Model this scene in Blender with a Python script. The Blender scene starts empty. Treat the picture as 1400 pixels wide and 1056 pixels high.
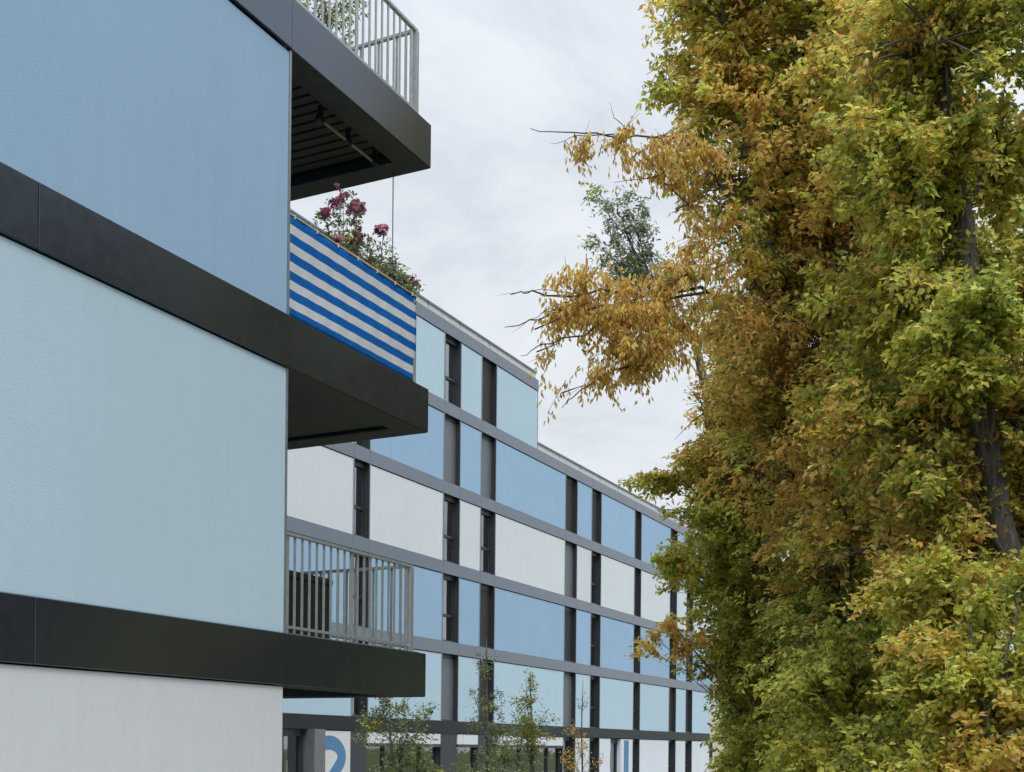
import bpy, math, random
import numpy as np
from mathutils import Vector, Matrix

random.seed(7)
RNG = np.random.default_rng(11)
SC = bpy.context.scene
COL = SC.collection

# ------------------------------------------------------------------ camera
FPX, YAW, ROLL, HOR, EYE = 1662.075, 0.461323, 0.0100203, 1022.064, 1.95
Fv = Vector((-math.sin(YAW), math.cos(YAW), 0)); Rv = Vector((math.cos(YAW), math.sin(YAW), 0)); Uv = Vector((0, 0, 1))
cr, sr = math.cos(ROLL), math.sin(ROLL)
KS = HOR - 528.0
cd = bpy.data.cameras.new('camera'); cam = bpy.data.objects.new('camera', cd); COL.objects.link(cam)
Xa = Rv * cr + Uv * sr; Ya = Uv * cr - Rv * sr; Za = -Fv
cam.matrix_world = Matrix(((Xa.x, Ya.x, Za.x, 0), (Xa.y, Ya.y, Za.y, 0), (Xa.z, Ya.z, Za.z, EYE), (0, 0, 0, 1)))
cd.sensor_fit = 'HORIZONTAL'; cd.sensor_width = 36; cd.lens = FPX / 1400 * 36
cd.shift_x = sr * KS / 1400; cd.shift_y = cr * KS / 1400
cd.clip_start = 0.1; cd.clip_end = 3000
SC.camera = cam

def P(x, y, d):
    """site survey helper: photo bearing + distance -> world point"""
    px, py = x - 700.0, 528.0 - y
    qx, qy = cr * px - sr * py, sr * px + cr * py
    v = Fv + Rv * (qx / FPX) + Uv * ((qy + KS) / FPX)
    return Vector((v.x * d, v.y * d, v.z * d + EYE))

# ------------------------------------------------------------------ helpers
def tag(o, label=None, cat=None, group=None, kind=None):
    if label: o['label'] = label
    if cat: o['category'] = cat
    if group: o['group'] = group
    if kind: o['kind'] = kind
    return o

def empty(name, loc, label, cat, group=None):
    o = bpy.data.objects.new(name, None); COL.objects.link(o); o.location = loc
    o.empty_display_size = 0.3
    return tag(o, label, cat, group)

class MB:
    def __init__(s): s.v = []; s.f = []
    def box(s, x0, x1, y0, y1, z0, z1):
        b = len(s.v)
        x0, x1 = min(x0, x1), max(x0, x1); y0, y1 = min(y0, y1), max(y0, y1); z0, z1 = min(z0, z1), max(z0, z1)
        s.v += [(x, y, z) for x in (x0, x1) for y in (y0, y1) for z in (z0, z1)]
        for q in ((0,1,3,2),(4,6,7,5),(0,4,5,1),(2,3,7,6),(0,2,6,4),(1,5,7,3)): s.f.append(tuple(b+i for i in q))
        return s
    def obox(s, c, ax, ay, az):
        b = len(s.v); c = Vector(c)
        for i in (-1,1):
            for j in (-1,1):
                for k in (-1,1): s.v.append(tuple(c + Vector(ax)*i + Vector(ay)*j + Vector(az)*k))
        for q in ((0,1,3,2),(4,6,7,5),(0,4,5,1),(2,3,7,6),(0,2,6,4),(1,5,7,3)): s.f.append(tuple(b+i for i in q))
        return s
    def tube(s, pts, rad, n=6, cap=True):
        pts = [Vector(p) for p in pts]
        if not hasattr(rad, '__len__'): rad = [rad]*len(pts)
        b0 = len(s.v); up = Vector((0.13, 0.21, 0.97))
        for i, p in enumerate(pts):
            t = (pts[min(i+1, len(pts)-1)] - pts[max(i-1, 0)])
            if t.length < 1e-9: t = Vector((0,0,1))
            t.normalize(); a = t.cross(up)
            if a.length < 0.1: a = t.cross(Vector((1,0,0)))
            a.normalize(); c = t.cross(a)
            for k in range(n):
                an = 2*math.pi*k/n
                s.v.append(tuple(p + (a*math.cos(an) + c*math.sin(an))*rad[i]))
        for i in range(len(pts)-1):
            for k in range(n):
                s.f.append((b0+i*n+k, b0+i*n+(k+1)%n, b0+(i+1)*n+(k+1)%n, b0+(i+1)*n+k))
        if cap:
            s.f.append(tuple(b0+k for k in range(n))[::-1]); e = b0+(len(pts)-1)*n
            s.f.append(tuple(e+k for k in range(n)))
        return s
    def prism(s, poly, fn):
        """poly: 2D outline; fn(u,v,k)->point for k in 0,1"""
        b = len(s.v); n = len(poly)
        for k in (0, 1):
            s.v += [tuple(fn(u, w, k)) for u, w in poly]
        s.f.append(tuple(b+i for i in range(n))[::-1]); s.f.append(tuple(b+n+i for i in range(n)))
        for i in range(n): s.f.append((b+i, b+(i+1)%n, b+n+(i+1)%n, b+n+i))
        return s
    def build(s, name, m, parent=None, bevel=0, smooth=False, org=None):
        me = bpy.data.meshes.new(name)
        o = bpy.data.objects.new(name, me); COL.objects.link(o)
        base = Vector((0, 0, 0))
        if parent is not None:
            p = parent
            while p is not None: base = base + p.location; p = p.parent
        elif org is not None: base = Vector(org); o.location = org
        me.from_pydata([tuple(Vector(v) - base) for v in s.v], [], s.f); me.update()
        if parent is not None: o.parent = parent
        me.materials.append(m)
        if smooth: me.polygons.foreach_set('use_smooth', [True]*len(me.polygons))
        if bevel:
            md = o.modifiers.new('bevel', 'BEVEL'); md.width = bevel; md.segments = 2; md.limit_method = 'ANGLE'
        return o

# ------------------------------------------------------------------ materials
def nm(name):
    m = bpy.data.materials.new(name); m.use_nodes = True
    nt = m.node_tree; b = nt.nodes['Principled BSDF']
    return m, nt, b

def N(nt, t, **kw):
    n = nt.nodes.new(t)
    for k, v in kw.items():
        if k in n.inputs.keys(): n.inputs[k].default_value = v
        else: setattr(n, k, v)
    return n

def ramp(nt, stops):
    r = nt.nodes.new('ShaderNodeValToRGB')
    e = r.color_ramp.elements
    while len(e) < len(stops): e.new(0.5)
    for q, (p, c) in zip(e, stops): q.position = p; q.color = (*c, 1)
    return r

def mul(c, k): return tuple(min(1, x*k) for x in c)

def render_mat(name, c, rough=0.85, streak=0.03):
    """roughcast wall render: grain bump plus slight mottling and faint rain streaks"""
    m, nt, b = nm(name); L = nt.links.new
    tc = N(nt, 'ShaderNodeNewGeometry')
    n1 = N(nt, 'ShaderNodeTexNoise', Scale=0.7, Detail=4.0, Roughness=0.6); L(tc.outputs['Position'], n1.inputs['Vector'])
    mp = N(nt, 'ShaderNodeMapping'); mp.inputs['Scale'].default_value = (3, 3, 0.25); L(tc.outputs['Position'], mp.inputs['Vector'])
    n2 = N(nt, 'ShaderNodeTexNoise', Scale=2.2, Detail=5.0, Roughness=0.7); L(mp.outputs[0], n2.inputs['Vector'])
    n4 = N(nt, 'ShaderNodeTexNoise', Scale=38.0, Detail=3.0, Roughness=0.7); L(tc.outputs['Position'], n4.inputs['Vector'])
    ad = N(nt, 'ShaderNodeMath', operation='ADD'); L(n1.outputs[0], ad.inputs[0]); L(n2.outputs[0], ad.inputs[1])
    ad2 = N(nt, 'ShaderNodeMath', operation='ADD'); L(ad.outputs[0], ad2.inputs[0]); L(n4.outputs[0], ad2.inputs[1])
    r = ramp(nt, [(0.30, mul(c, 1-2.2*streak)), (0.70, mul(c, 1+2.0*streak))])
    dv = N(nt, 'ShaderNodeMath', operation='DIVIDE'); dv.inputs[1].default_value = 3.0; L(ad2.outputs[0], dv.inputs[0])
    L(dv.outputs[0], r.inputs[0])
    oi = N(nt, 'ShaderNodeObjectInfo'); mr = N(nt, 'ShaderNodeMapRange'); mr.inputs[3].default_value = 0.965; mr.inputs[4].default_value = 1.035; L(oi.outputs['Random'], mr.inputs[0])
    vm = N(nt, 'ShaderNodeVectorMath', operation='SCALE'); L(r.outputs[0], vm.inputs[0]); L(mr.outputs[0], vm.inputs['Scale']); L(vm.outputs[0], b.inputs['Base Color'])
    n3 = N(nt, 'ShaderNodeTexNoise', Scale=120.0, Detail=3.0, Roughness=0.65); L(tc.outputs['Position'], n3.inputs['Vector'])
    vo = N(nt, 'ShaderNodeTexVoronoi', Scale=75.0); L(tc.outputs['Position'], vo.inputs['Vector'])
    mx = N(nt, 'ShaderNodeMath', operation='ADD'); L(n3.outputs[0], mx.inputs[0]); L(vo.outputs['Distance'], mx.inputs[1])
    bp = N(nt, 'ShaderNodeBump', Strength=0.30, Distance=0.0025); L(mx.outputs[0], bp.inputs['Height']); L(bp.outputs[0], b.inputs['Normal'])
    b.inputs['Roughness'].default_value = rough; b.inputs['Specular IOR Level'].default_value = 0.25
    return m

def metal_mat(name, c, metallic=0.85, rough=0.32, wav=0.012, var=0.12):
    m, nt, b = nm(name); L = nt.links.new
    tc = N(nt, 'ShaderNodeNewGeometry')
    n1 = N(nt, 'ShaderNodeTexNoise', Scale=0.9, Detail=3.0); L(tc.outputs['Position'], n1.inputs['Vector'])
    n2 = N(nt, 'ShaderNodeTexNoise', Scale=9.0, Detail=5.0, Roughness=0.7); L(tc.outputs['Position'], n2.inputs['Vector'])
    r = ramp(nt, [(0.3, mul(c, 1-var)), (0.7, mul(c, 1+var))]); L(n2.outputs[0], r.inputs[0]); L(r.outputs[0], b.inputs['Base Color'])
    mr = N(nt, 'ShaderNodeMapRange'); mr.inputs[1].default_value = 0.3; mr.inputs[2].default_value = 0.7
    mr.inputs[3].default_value = rough-0.03; mr.inputs[4].default_value = rough+0.04; L(n2.outputs[0], mr.inputs[0]); L(mr.outputs[0], b.inputs['Roughness'])
    bp = N(nt, 'ShaderNodeBump', Strength=0.6, Distance=wav); L(n1.outputs[0], bp.inputs['Height']); L(bp.outputs[0], b.inputs['Normal'])
    b.inputs['Metallic'].default_value = metallic
    return m

def plain(name, c, rough=0.7, metallic=0.0, var=0.12, scale=6.0, bump=0.0, spec=0.4):
    m, nt, b = nm(name); L = nt.links.new
    tc = N(nt, 'ShaderNodeNewGeometry')
    n2 = N(nt, 'ShaderNodeTexNoise', Scale=scale, Detail=5.0, Roughness=0.65); L(tc.outputs['Position'], n2.inputs['Vector'])
    r = ramp(nt, [(0.3, mul(c, 1-var)), (0.7, mul(c, 1+var))]); L(n2.outputs[0], r.inputs[0]); L(r.outputs[0], b.inputs['Base Color'])
    if bump:
        bp = N(nt, 'ShaderNodeBump', Strength=0.7, Distance=bump); L(n2.outputs[0], bp.inputs['Height']); L(bp.outputs[0], b.inputs['Normal'])
    b.inputs['Roughness'].default_value = rough; b.inputs['Metallic'].default_value = metallic
    b.inputs['Specular IOR Level'].default_value = spec
    return m

def glass_mat(name):
    m, nt, b = nm(name); L = nt.links.new
    nt.nodes.remove(b); out = nt.nodes['Material Output']
    tr = N(nt, 'ShaderNodeBsdfTransparent'); tr.inputs[0].default_value = (0.86, 0.90, 0.89, 1)
    gl = N(nt, 'ShaderNodeBsdfGlossy'); gl.inputs['Roughness'].default_value = 0.03; gl.inputs[0].default_value = (0.9, 0.93, 0.95, 1)
    fr = N(nt, 'ShaderNodeFresnel'); fr.inputs['IOR'].default_value = 2.0
    mx = N(nt, 'ShaderNodeMixShader'); fa = N(nt, 'ShaderNodeMath', operation='ADD'); fa.inputs[1].default_value = 0.24; fa.use_clamp = True; L(fr.outputs[0], fa.inputs[0]); L(fa.outputs[0], mx.inputs[0]); L(tr.outputs[0], mx.inputs[1]); L(gl.outputs[0], mx.inputs[2])
    L(mx.outputs[0], out.inputs['Surface'])
    tc = N(nt, 'ShaderNodeNewGeometry')
    n1 = N(nt, 'ShaderNodeTexNoise', Scale=1.3, Detail=2.0); L(tc.outputs['Position'], n1.inputs['Vector'])
    bp = N(nt, 'ShaderNodeBump', Strength=0.3, Distance=0.01); L(n1.outputs[0], bp.inputs['Height']); L(bp.outputs[0], gl.inputs['Normal'])
    return m

def leaf_mat(name, trans=0.58, spec=0.4):
    m, nt, b = nm(name); L = nt.links.new
    at = N(nt, 'ShaderNodeAttribute'); at.attribute_name = 'leaf_colour'
    L(at.outputs['Color'], b.inputs['Base Color']); b.inputs['Roughness'].default_value = 0.5; b.inputs['Specular IOR Level'].default_value = spec
    tl = N(nt, 'ShaderNodeBsdfTranslucent'); L(at.outputs['Color'], tl.inputs['Color'])
    mx = N(nt, 'ShaderNodeMixShader'); mx.inputs[0].default_value = trans
    L(b.outputs[0], mx.inputs[1]); L(tl.outputs[0], mx.inputs[2]); L(mx.outputs[0], nt.nodes['Material Output'].inputs['Surface'])
    return m

def bark_mat():
    m, nt, b = nm('bark'); L = nt.links.new
    tc = N(nt, 'ShaderNodeNewGeometry')
    mp = N(nt, 'ShaderNodeMapping'); mp.inputs['Scale'].default_value = (9, 9, 1.6); L(tc.outputs['Position'], mp.inputs['Vector'])
    n2 = N(nt, 'ShaderNodeTexNoise', Scale=2.5, Detail=7.0, Roughness=0.7); L(mp.outputs[0], n2.inputs['Vector'])
    r = ramp(nt, [(0.32, (0.035, 0.031, 0.027)), (0.55, (0.11, 0.10, 0.088)), (0.75, (0.20, 0.185, 0.16))]); L(n2.outputs[0], r.inputs[0]); L(r.outputs[0], b.inputs['Base Color'])
    bp = N(nt, 'ShaderNodeBump', Strength=0.9, Distance=0.02); L(n2.outputs[0], bp.inputs['Height']); L(bp.outputs[0], b.inputs['Normal'])
    b.inputs['Roughness'].default_value = 0.9
    return m

WHITE = (0.72, 0.77, 0.83); BLUE = (0.36, 0.53, 0.74); PALE = (0.51, 0.675, 0.80)
M = dict(
    white=render_mat('white_render', WHITE), blue=render_mat('blue_render', BLUE), pale=render_mat('pale_blue_render', PALE),
    nwhite=render_mat('white_render_near', (0.68, 0.715, 0.75)), core=plain('core_dark', (0.03, 0.03, 0.032), 0.9),
    metal=metal_mat('anthracite_metal', (0.22, 0.25, 0.28), 1.0, 0.22, 0.004, 0.03),
    nmetal=metal_mat('anthracite_cladding', (0.145, 0.168, 0.205), 0.86, 0.22, 0.006, 0.06),
    dmetal=metal_mat('dark_metal', (0.032, 0.036, 0.043), 0.6, 0.4),
    frame=metal_mat('window_frame_metal', (0.07, 0.076, 0.086), 0.5, 0.4, 0.0),
    edge=metal_mat('edge_trim_metal', (0.36, 0.40, 0.44), 0.6, 0.4, 0.0),
    blind=metal_mat('grey_blind', (0.22, 0.235, 0.26), 0.5, 0.45, 0.0),
    dblind=metal_mat('dark_blind', (0.04, 0.041, 0.042), 0.3, 0.5, 0.0),
    coping=plain('pale_coping', (0.60, 0.62, 0.64), 0.5), gravel=plain('roof_gravel', (0.30, 0.29, 0.27), 0.95, scale=60, var=0.35),
    rail=plain('galvanised_steel', (0.50, 0.54, 0.555), 0.45, 0.55, 0.15, 14),
    soffit=plain('soffit_paint', (0.07, 0.07, 0.066), 0.8, 0, 0.15, 5),
    rod=plain('curtain_rod_metal', (0.42, 0.38, 0.30), 0.4, 0.4), cable=plain('cable_steel', (0.25, 0.26, 0.28), 0.4, 0.8),
    clip=plain('dark_plastic', (0.02, 0.022, 0.05), 0.5), chest=plain('black_plastic', (0.022, 0.023, 0.023), 0.55),
    terra=plain('terracotta', (0.42, 0.20, 0.11), 0.8, 0, 0.2, 12), glass=glass_mat('window_glass'),
    curtain=plain('pale_curtain', (0.80, 0.80, 0.79), 0.9, 0, 0.1, 4), dcurtain=plain('sand_curtain', (0.64, 0.62, 0.56), 0.9, 0, 0.2, 4),
    paint=plain('blue_paint', (0.10, 0.25, 0.44), 0.7), signw=plain('white_paint', (0.72, 0.73, 0.74), 0.7, var=0.04),
    leaf=leaf_mat('leaf'), bark=bark_mat(), petal=leaf_mat('petal', 0.25, 0.2),
    cream=plain('cream_render', (0.70, 0.62, 0.46), 0.9, 0, 0.06, 1.5), offwhite=plain('offwhite_render', (0.74, 0.73, 0.71), 0.9, 0, 0.05, 1.5),
    rooft=plain('roof_tile', (0.30, 0.22, 0.19), 0.9, 0, 0.2, 8),
    grass=plain('grass', (0.075, 0.10, 0.028), 0.95, 0, 0.45, 3.0, 0.03), bounce_gravel=plain('pale_gravel', (0.34, 0.325, 0.30), 0.95, 0, 0.25, 25, 0.004),
    paving=plain('concrete_paving', (0.28, 0.27, 0.255), 0.9, 0, 0.15, 10, 0.002),
)

# awning fabric: woven stripes, period 0.171 m, blue first and last
def stripe_mat(ztop):
    m, nt, b = nm('striped_fabric'); L = nt.links.new
    tc = N(nt, 'ShaderNodeNewGeometry'); sp = N(nt, 'ShaderNodeSeparateXYZ'); L(tc.outputs['Position'], sp.inputs[0])
    a = N(nt, 'ShaderNodeMath', operation='SUBTRACT'); a.inputs[0].default_value = ztop; L(sp.outputs['Z'], a.inputs[1])
    d = N(nt, 'ShaderNodeMath', operation='DIVIDE'); d.inputs[1].default_value = 0.171; L(a.outputs[0], d.inputs[0])
    f = N(nt, 'ShaderNodeMath', operation='FRACT'); L(d.outputs[0], f.inputs[0])
    g = N(nt, 'ShaderNodeMath', operation='LESS_THAN'); g.inputs[1].default_value = 0.50; L(f.outputs[0], g.inputs[0])
    n2 = N(nt, 'ShaderNodeTexNoise', Scale=7.0, Detail=5.0); L(tc.outputs['Position'], n2.inputs['Vector'])
    r1 = ramp(nt, [(0.3, (0.60, 0.62, 0.67)), (0.7, (0.68, 0.70, 0.75))]); L(n2.outputs[0], r1.inputs[0])
    r2 = ramp(nt, [(0.3, (0.004, 0.11, 0.42)), (0.7, (0.006, 0.14, 0.48))]); L(n2.outputs[0], r2.inputs[0])
    mx = N(nt, 'ShaderNodeMix', data_type='RGBA'); L(g.outputs[0], mx.inputs[0]); L(r1.outputs[0], mx.inputs[6]); L(r2.outputs[0], mx.inputs[7])
    L(mx.outputs[2], b.inputs['Base Color']); b.inputs['Roughness'].default_value = 0.85; b.inputs['Specular IOR Level'].default_value = 0.15
    w = N(nt, 'ShaderNodeTexNoise', Scale=400.0); L(tc.outputs['Position'], w.inputs['Vector'])
    bp = N(nt, 'ShaderNodeBump', Strength=0.3, Distance=0.002); L(w.outputs[0], bp.inputs['Height']); L(bp.outputs[0], b.inputs['Normal'])
    return m

# ------------------------------------------------------------------ ground
g = MB(); R0 = 900
g.v += [(-R0, -R0, 0), (R0, -R0, 0), (R0, R0, 0), (-R0, R0, 0)]; g.f.append((0, 1, 2, 3))
tag(g.build('ground', M['grass']), kind='structure')
g = MB(); g.box(-6.80, -2.9, -30, 130, -0.2, 0.004); tag(g.build('path', M['bounce_gravel']), kind='structure')  # unseen path, made pale to bounce light onto walls and soffits
g = MB(); g.box(-21.9, -18.4, 13, 72, -0.2, 0.006); tag(g.build('pavement', M['paving']), kind='structure')

# ------------------------------------------------------------------ near building
NX = -6.833; YC = 9.11; YE = 11.66; XB = -17.0; Y0 = -8.0; ST = 2.93
nb = empty('apartment_building', (NX, YC, 0), 'near building with blank blue, pale and white walls and three stacked corner balconies', 'building')
MB().box(XB, NX-0.06, Y0, YC-0.08, 0.0, 14.62).build('wall_core', M['core'], nb)
lv = [(2.502, 2.98), (5.432, 5.91), (8.362, 8.84), (11.292, 11.77), (14.222, 14.7)]
rows = [(0.0, 2.502, 'white'), (2.98, 5.432, 'pale'), (5.91, 8.362, 'blue'), (8.84, 11.292, 'white'), (11.77, 14.222, 'pale')]
for z0, z1, c in rows:
    gp = 0.030 if c == 'blue' else 0.012; w = MB(); w.box(NX-0.06, NX-0.012, Y0, YC-0.012, z0, z1-gp); w.box(XB, NX-0.06, YC-0.08, YC-0.012, z0, z1-gp)
    w.build('wall_panel', M['nwhite' if c == 'white' else c], nb, 0.008)
for z0, z1 in lv:
    w = MB(); ys = [Y0, -2.4, 0.45, 3.32, 6.19, YC]
    for a, b_ in zip(ys[:-1], ys[1:]): w.box(NX-0.06, NX+0.012, a+0.003, b_-0.003, z0, z1)
    w.box(XB, NX-0.06, YC-0.06, YC+0.006, z0, z1)
    w.build('floor_band', M['nmetal'], nb, 0.006)
    w = MB(); w.box(NX-0.058, NX-0.02, YC-0.06, YC-0.014, z0-2.43 if z0 > 3 else 0.0, z0-0.028)
w = MB(); w.box(XB-0.1, NX+0.06, Y0-0.1, YC+0.06, 14.70, 14.80); w.build('roof', M['coping'], nb)

RX = NX - 0.065           # railing line
RY = YE - 0.24
for i in range(3):
    z0, z1 = lv[i]
    # slab: fascia ring + recessed deck underside
    s = MB()
    s.box(NX-0.30, NX+0.006, YC+0.004, YE, z0, z1); s.box(-11.2, NX-0.30, YE-0.30, YE, z0, z1)
    s.box(-11.2, NX-0.30, YC+0.004, YE-0.30, z0+0.16, z1)
    sl = s.build('balcony_slab', M['nmetal'], nb, 0.006)
    s = MB()
    if i != 1:
        n = 15; yy0, yy1 = YC+0.02, YE-0.302
        for k in range(n):
            a = yy0 + (yy1-yy0)*k/n; b_ = yy0 + (yy1-yy0)*(k+0.7)/n
            s.box(-11.15, NX-0.302, a, b_, z0+0.115, z0+0.157)
    else:
        s.box(-11.15, NX-0.302, YC+0.06, YE-0.36, z0+0.03, z0+0.157)
    s.box(NX-0.298, NX-0.004, YC+0.01, YE-0.006, z0-0.004, z0-0.0005); s.box(-11.19, NX-0.302, YE-0.298, YE-0.006, z0-0.004, z0-0.0005)
    s.build('soffit', M['soffit'], sl)
    s = MB(); s.box(NX-0.26, NX-0.05, YC+0.02, YE-0.05, z1, z1+0.016); s.box(-11.1, NX-0.26, YE-0.27, YE-0.05, z1, z1+0.016)
    s.build('edge_trim', M['edge'], sl)
    # railing
    zt = z1 + 0.955
    rl = MB(); rl.box(RX-0.022, RX+0.022, YC+0.05, RY+0.022, zt-0.03, zt); rl.box(-11.1, RX-0.022, RY-0.022, RY+0.022, zt-0.03, zt)
    rl.box(RX-0.01, RX+0.01, YC+0.05, RY+0.012, z1+0.06, z1+0.085); rl.box(-11.1, RX-0.012, RY-0.01, RY+0.01, z1+0.06, z1+0.085)
    ro = rl.build('railing', M['rail'], nb)
    y = YC + 0.10; k = 0
    while y < RY-0.05:
        wd = 0.0135 if k % 9 else 0.024
        MB().box(RX-0.006, RX+0.006, y-wd, y+wd, z1+0.02 if k % 9 else z1, zt-0.031).build('baluster' if k % 9 else 'post', M['rail'], ro)
        y += 0.118; k += 1
    MB().box(RX-0.03, RX+0.03, RY-0.03, RY+0.03, z1, zt-0.0305).build('post', M['rail'], ro)
    x = RX - 0.12; k = 1
    while x > -11.0:
        wd = 0.0135 if k % 9 else 0.024
        MB().box(x-wd, x+wd, RY-0.006, RY+0.006, z1+0.02 if k % 9 else z1, zt-0.031).build('baluster' if k % 9 else 'post', M['rail'], ro)
        x -= 0.118; k += 1
# corner edge profile of the wall beside the striped screen
w = MB(); w.box(NX-0.05, NX-0.008, YC-0.011, YC+0.02, lv[1][1], lv[2][0]-0.01); w.build('corner_trim', M['edge'], nb)
w = MB(); w.box(NX-0.05, NX-0.008, YC-0.011, YC+0.014, lv[0][1], lv[1][0]-0.01); w.build('corner_trim', M['edge'], nb)

# curtain rail under the top slab
c = empty('curtain_rail', (-7.26, 10.7, 8.30), 'pale curtain rail with dark hooks hanging under the topmost balcony slab', 'curtain rail')
zr = 8.30
MB().tube([(-7.25, 10.12, zr), (-7.25, 11.2, zr)], 0.016, 8).build('rail', M['rod'], c)
for yy in (10.16, 10.66, 11.17):
    MB().box(-7.27, -7.23, yy-0.02, yy+0.02, zr+0.012, 8.435).build('hook', M['clip'], c)
    MB().tube([(-7.25, yy-0.05, zr), (-7.25, yy+0.05, zr)], 0.027, 8).build('hook', M['clip'], c)
o = MB().tube([(-7.28, 11.60, 8.36), (-7.278, 11.60, 7.3), (-7.28, 11.60, 5.91)], 0.006, 6).build('steel_cable', M['cable'], None, org=(-7.28, 11.6, 5.91))
tag(o, 'thin vertical steel cable between top and middle balcony, beside the flowers', 'cable')

# striped screen on the middle railing
ZS = 6.865; b_ = MB(); ny, nz = 60, 24
sx = RX + 0.03
pr = []
for j in range(ny+1):
    for k in range(nz+1):
        u = j/ny; v = k/nz; y = YC+0.045 + (RY+0.02-YC-0.045)*u
        z = ZS - (ZS-5.925)*v - 0.004*math.sin(u*math.pi)*(1-v)
        x = sx + 0.0025*math.sin(u*52+v*2.0) + 0.003*math.sin(v*7+u*5)
        b_.v.append((x, y, z))
for j in range(ny):
    for k in range(nz):
        a = j*(nz+1)+k; b_.f.append((a, a+1, a+nz+2, a+nz+1))
scr = b_.build('privacy_screen', stripe_mat(ZS), None, smooth=True, org=(sx, YC, 5.925))
md = scr.modifiers.new('thick', 'SOLIDIFY'); md.thickness = 0.004
tag(scr, 'blue and white striped fabric screen tied along the middle balcony railing', 'privacy screen')
h = MB(); h.tube([(sx, YC+0.045, ZS+0.004), (sx, RY+0.02, ZS+0.004)], 0.011, 6); h.build('hem_cord', M['rail'], scr)
for k in range(7):
    yy = YC+0.12+k*0.353
    MB().box(sx-0.075, sx+0.012, yy-0.006, yy+0.006, ZS-0.018, ZS+0.02).build('tie', M['signw'], scr)

# dark chest on the lowest balcony
z1 = lv[0][1]; c = empty('storage_chest', (-7.4, 9.8, z1), 'black storage chest behind the bars of the lowest balcony', 'storage chest')
MB().box(-7.75, -7.08, 9.2, 10.20, z1+0.03, z1+0.58).build('body', M['chest'], c, 0.012)
MB().box(-7.76, -7.07, 9.19, 10.21, z1+0.582, z1+0.65).build('lid', M['chest'], c, 0.012)
s = MB()
for xx in (-7.7, -7.13):
    for yy in (9.25, 10.15): s.box(xx-0.03, xx+0.03, yy-0.03, yy+0.03, z1, z1+0.03)
s.build('foot', M['chest'], c)

# ------------------------------------------------------------------ far building
FX = -21.992; FY0 = 16.0; FY1 = 71.75; FYT = 46.75
fb = empty('apartment_block', (FX, 45, 0), 'long far block with many blue and white panels in a dark metal grid', 'building')
lvf = [2.453 + ST*k for k in range(6)]; TH = 0.447
XI = FX - 0.42
MB().box(-34, XI, FY0, FY1-0.01, 0, lvf[4]+0.25).build('wall_core', M['core'], fb)
MB().box(-31, XI, FY0, FYT-0.01, lvf[4]+0.25, lvf[5]+0.30).build('wall_core', M['core'], fb)
strips = [(26.6, 27.6), (32.85, 33.78), (38.71, 39.93), (41.63, 42.87), (49.74, 51.06), (52.80, 53.98), (58.53, 59.49), (64.13, 65.3), (67.08, 68.25)]
def bands(z, ya, yb, deep):
    s = MB(); cuts = [ya] + [y for st in strips for y in st if ya < y < yb] + [yb]
    for a, b2 in zip(cuts[:-1], cuts[1:]): s.box(XI, FX+0.02, a+0.004, b2-0.004, z, z+TH)
    s.build('floor_band', M['metal'] if deep else M['dmetal'], fb)
for k in range(5): bands(lvf[k], FY0, FY1, k > 0)
bands(lvf[5], FY0, FYT, True)
rowc = [('white', 0.0, lvf[0]), ('pale', lvf[0]+TH, lvf[1]), ('blue', lvf[1]+TH, lvf[2]), ('white', lvf[2]+TH, lvf[3]), ('blue', lvf[3]+TH, lvf[4]), ('pale', lvf[4]+TH, lvf[5])]
wt = {}   # window style per (strip, row): g glass, b grey blind, d dark blind, c curtain, h half curtain
wt.update({(1,3):'c', (1,4):'g', (1,2):'g', (1,1):'g', (2,5):'c', (2,4):'b', (2,3):'h', (2,2):'h', (2,1):'b', (3,5):'d', (3,4):'b', (3,3):'h', (3,2):'d', (3,1):'d',
           (4,4):'d', (4,3):'b', (4,2):'d', (4,1):'b', (5,4):'d', (5,3):'h', (5,2):'g', (5,1):'g', (6,4):'d', (6,3):'d', (6,2):'g', (6,1):'g', (0,0):'g', (1,0):'g'})
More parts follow.
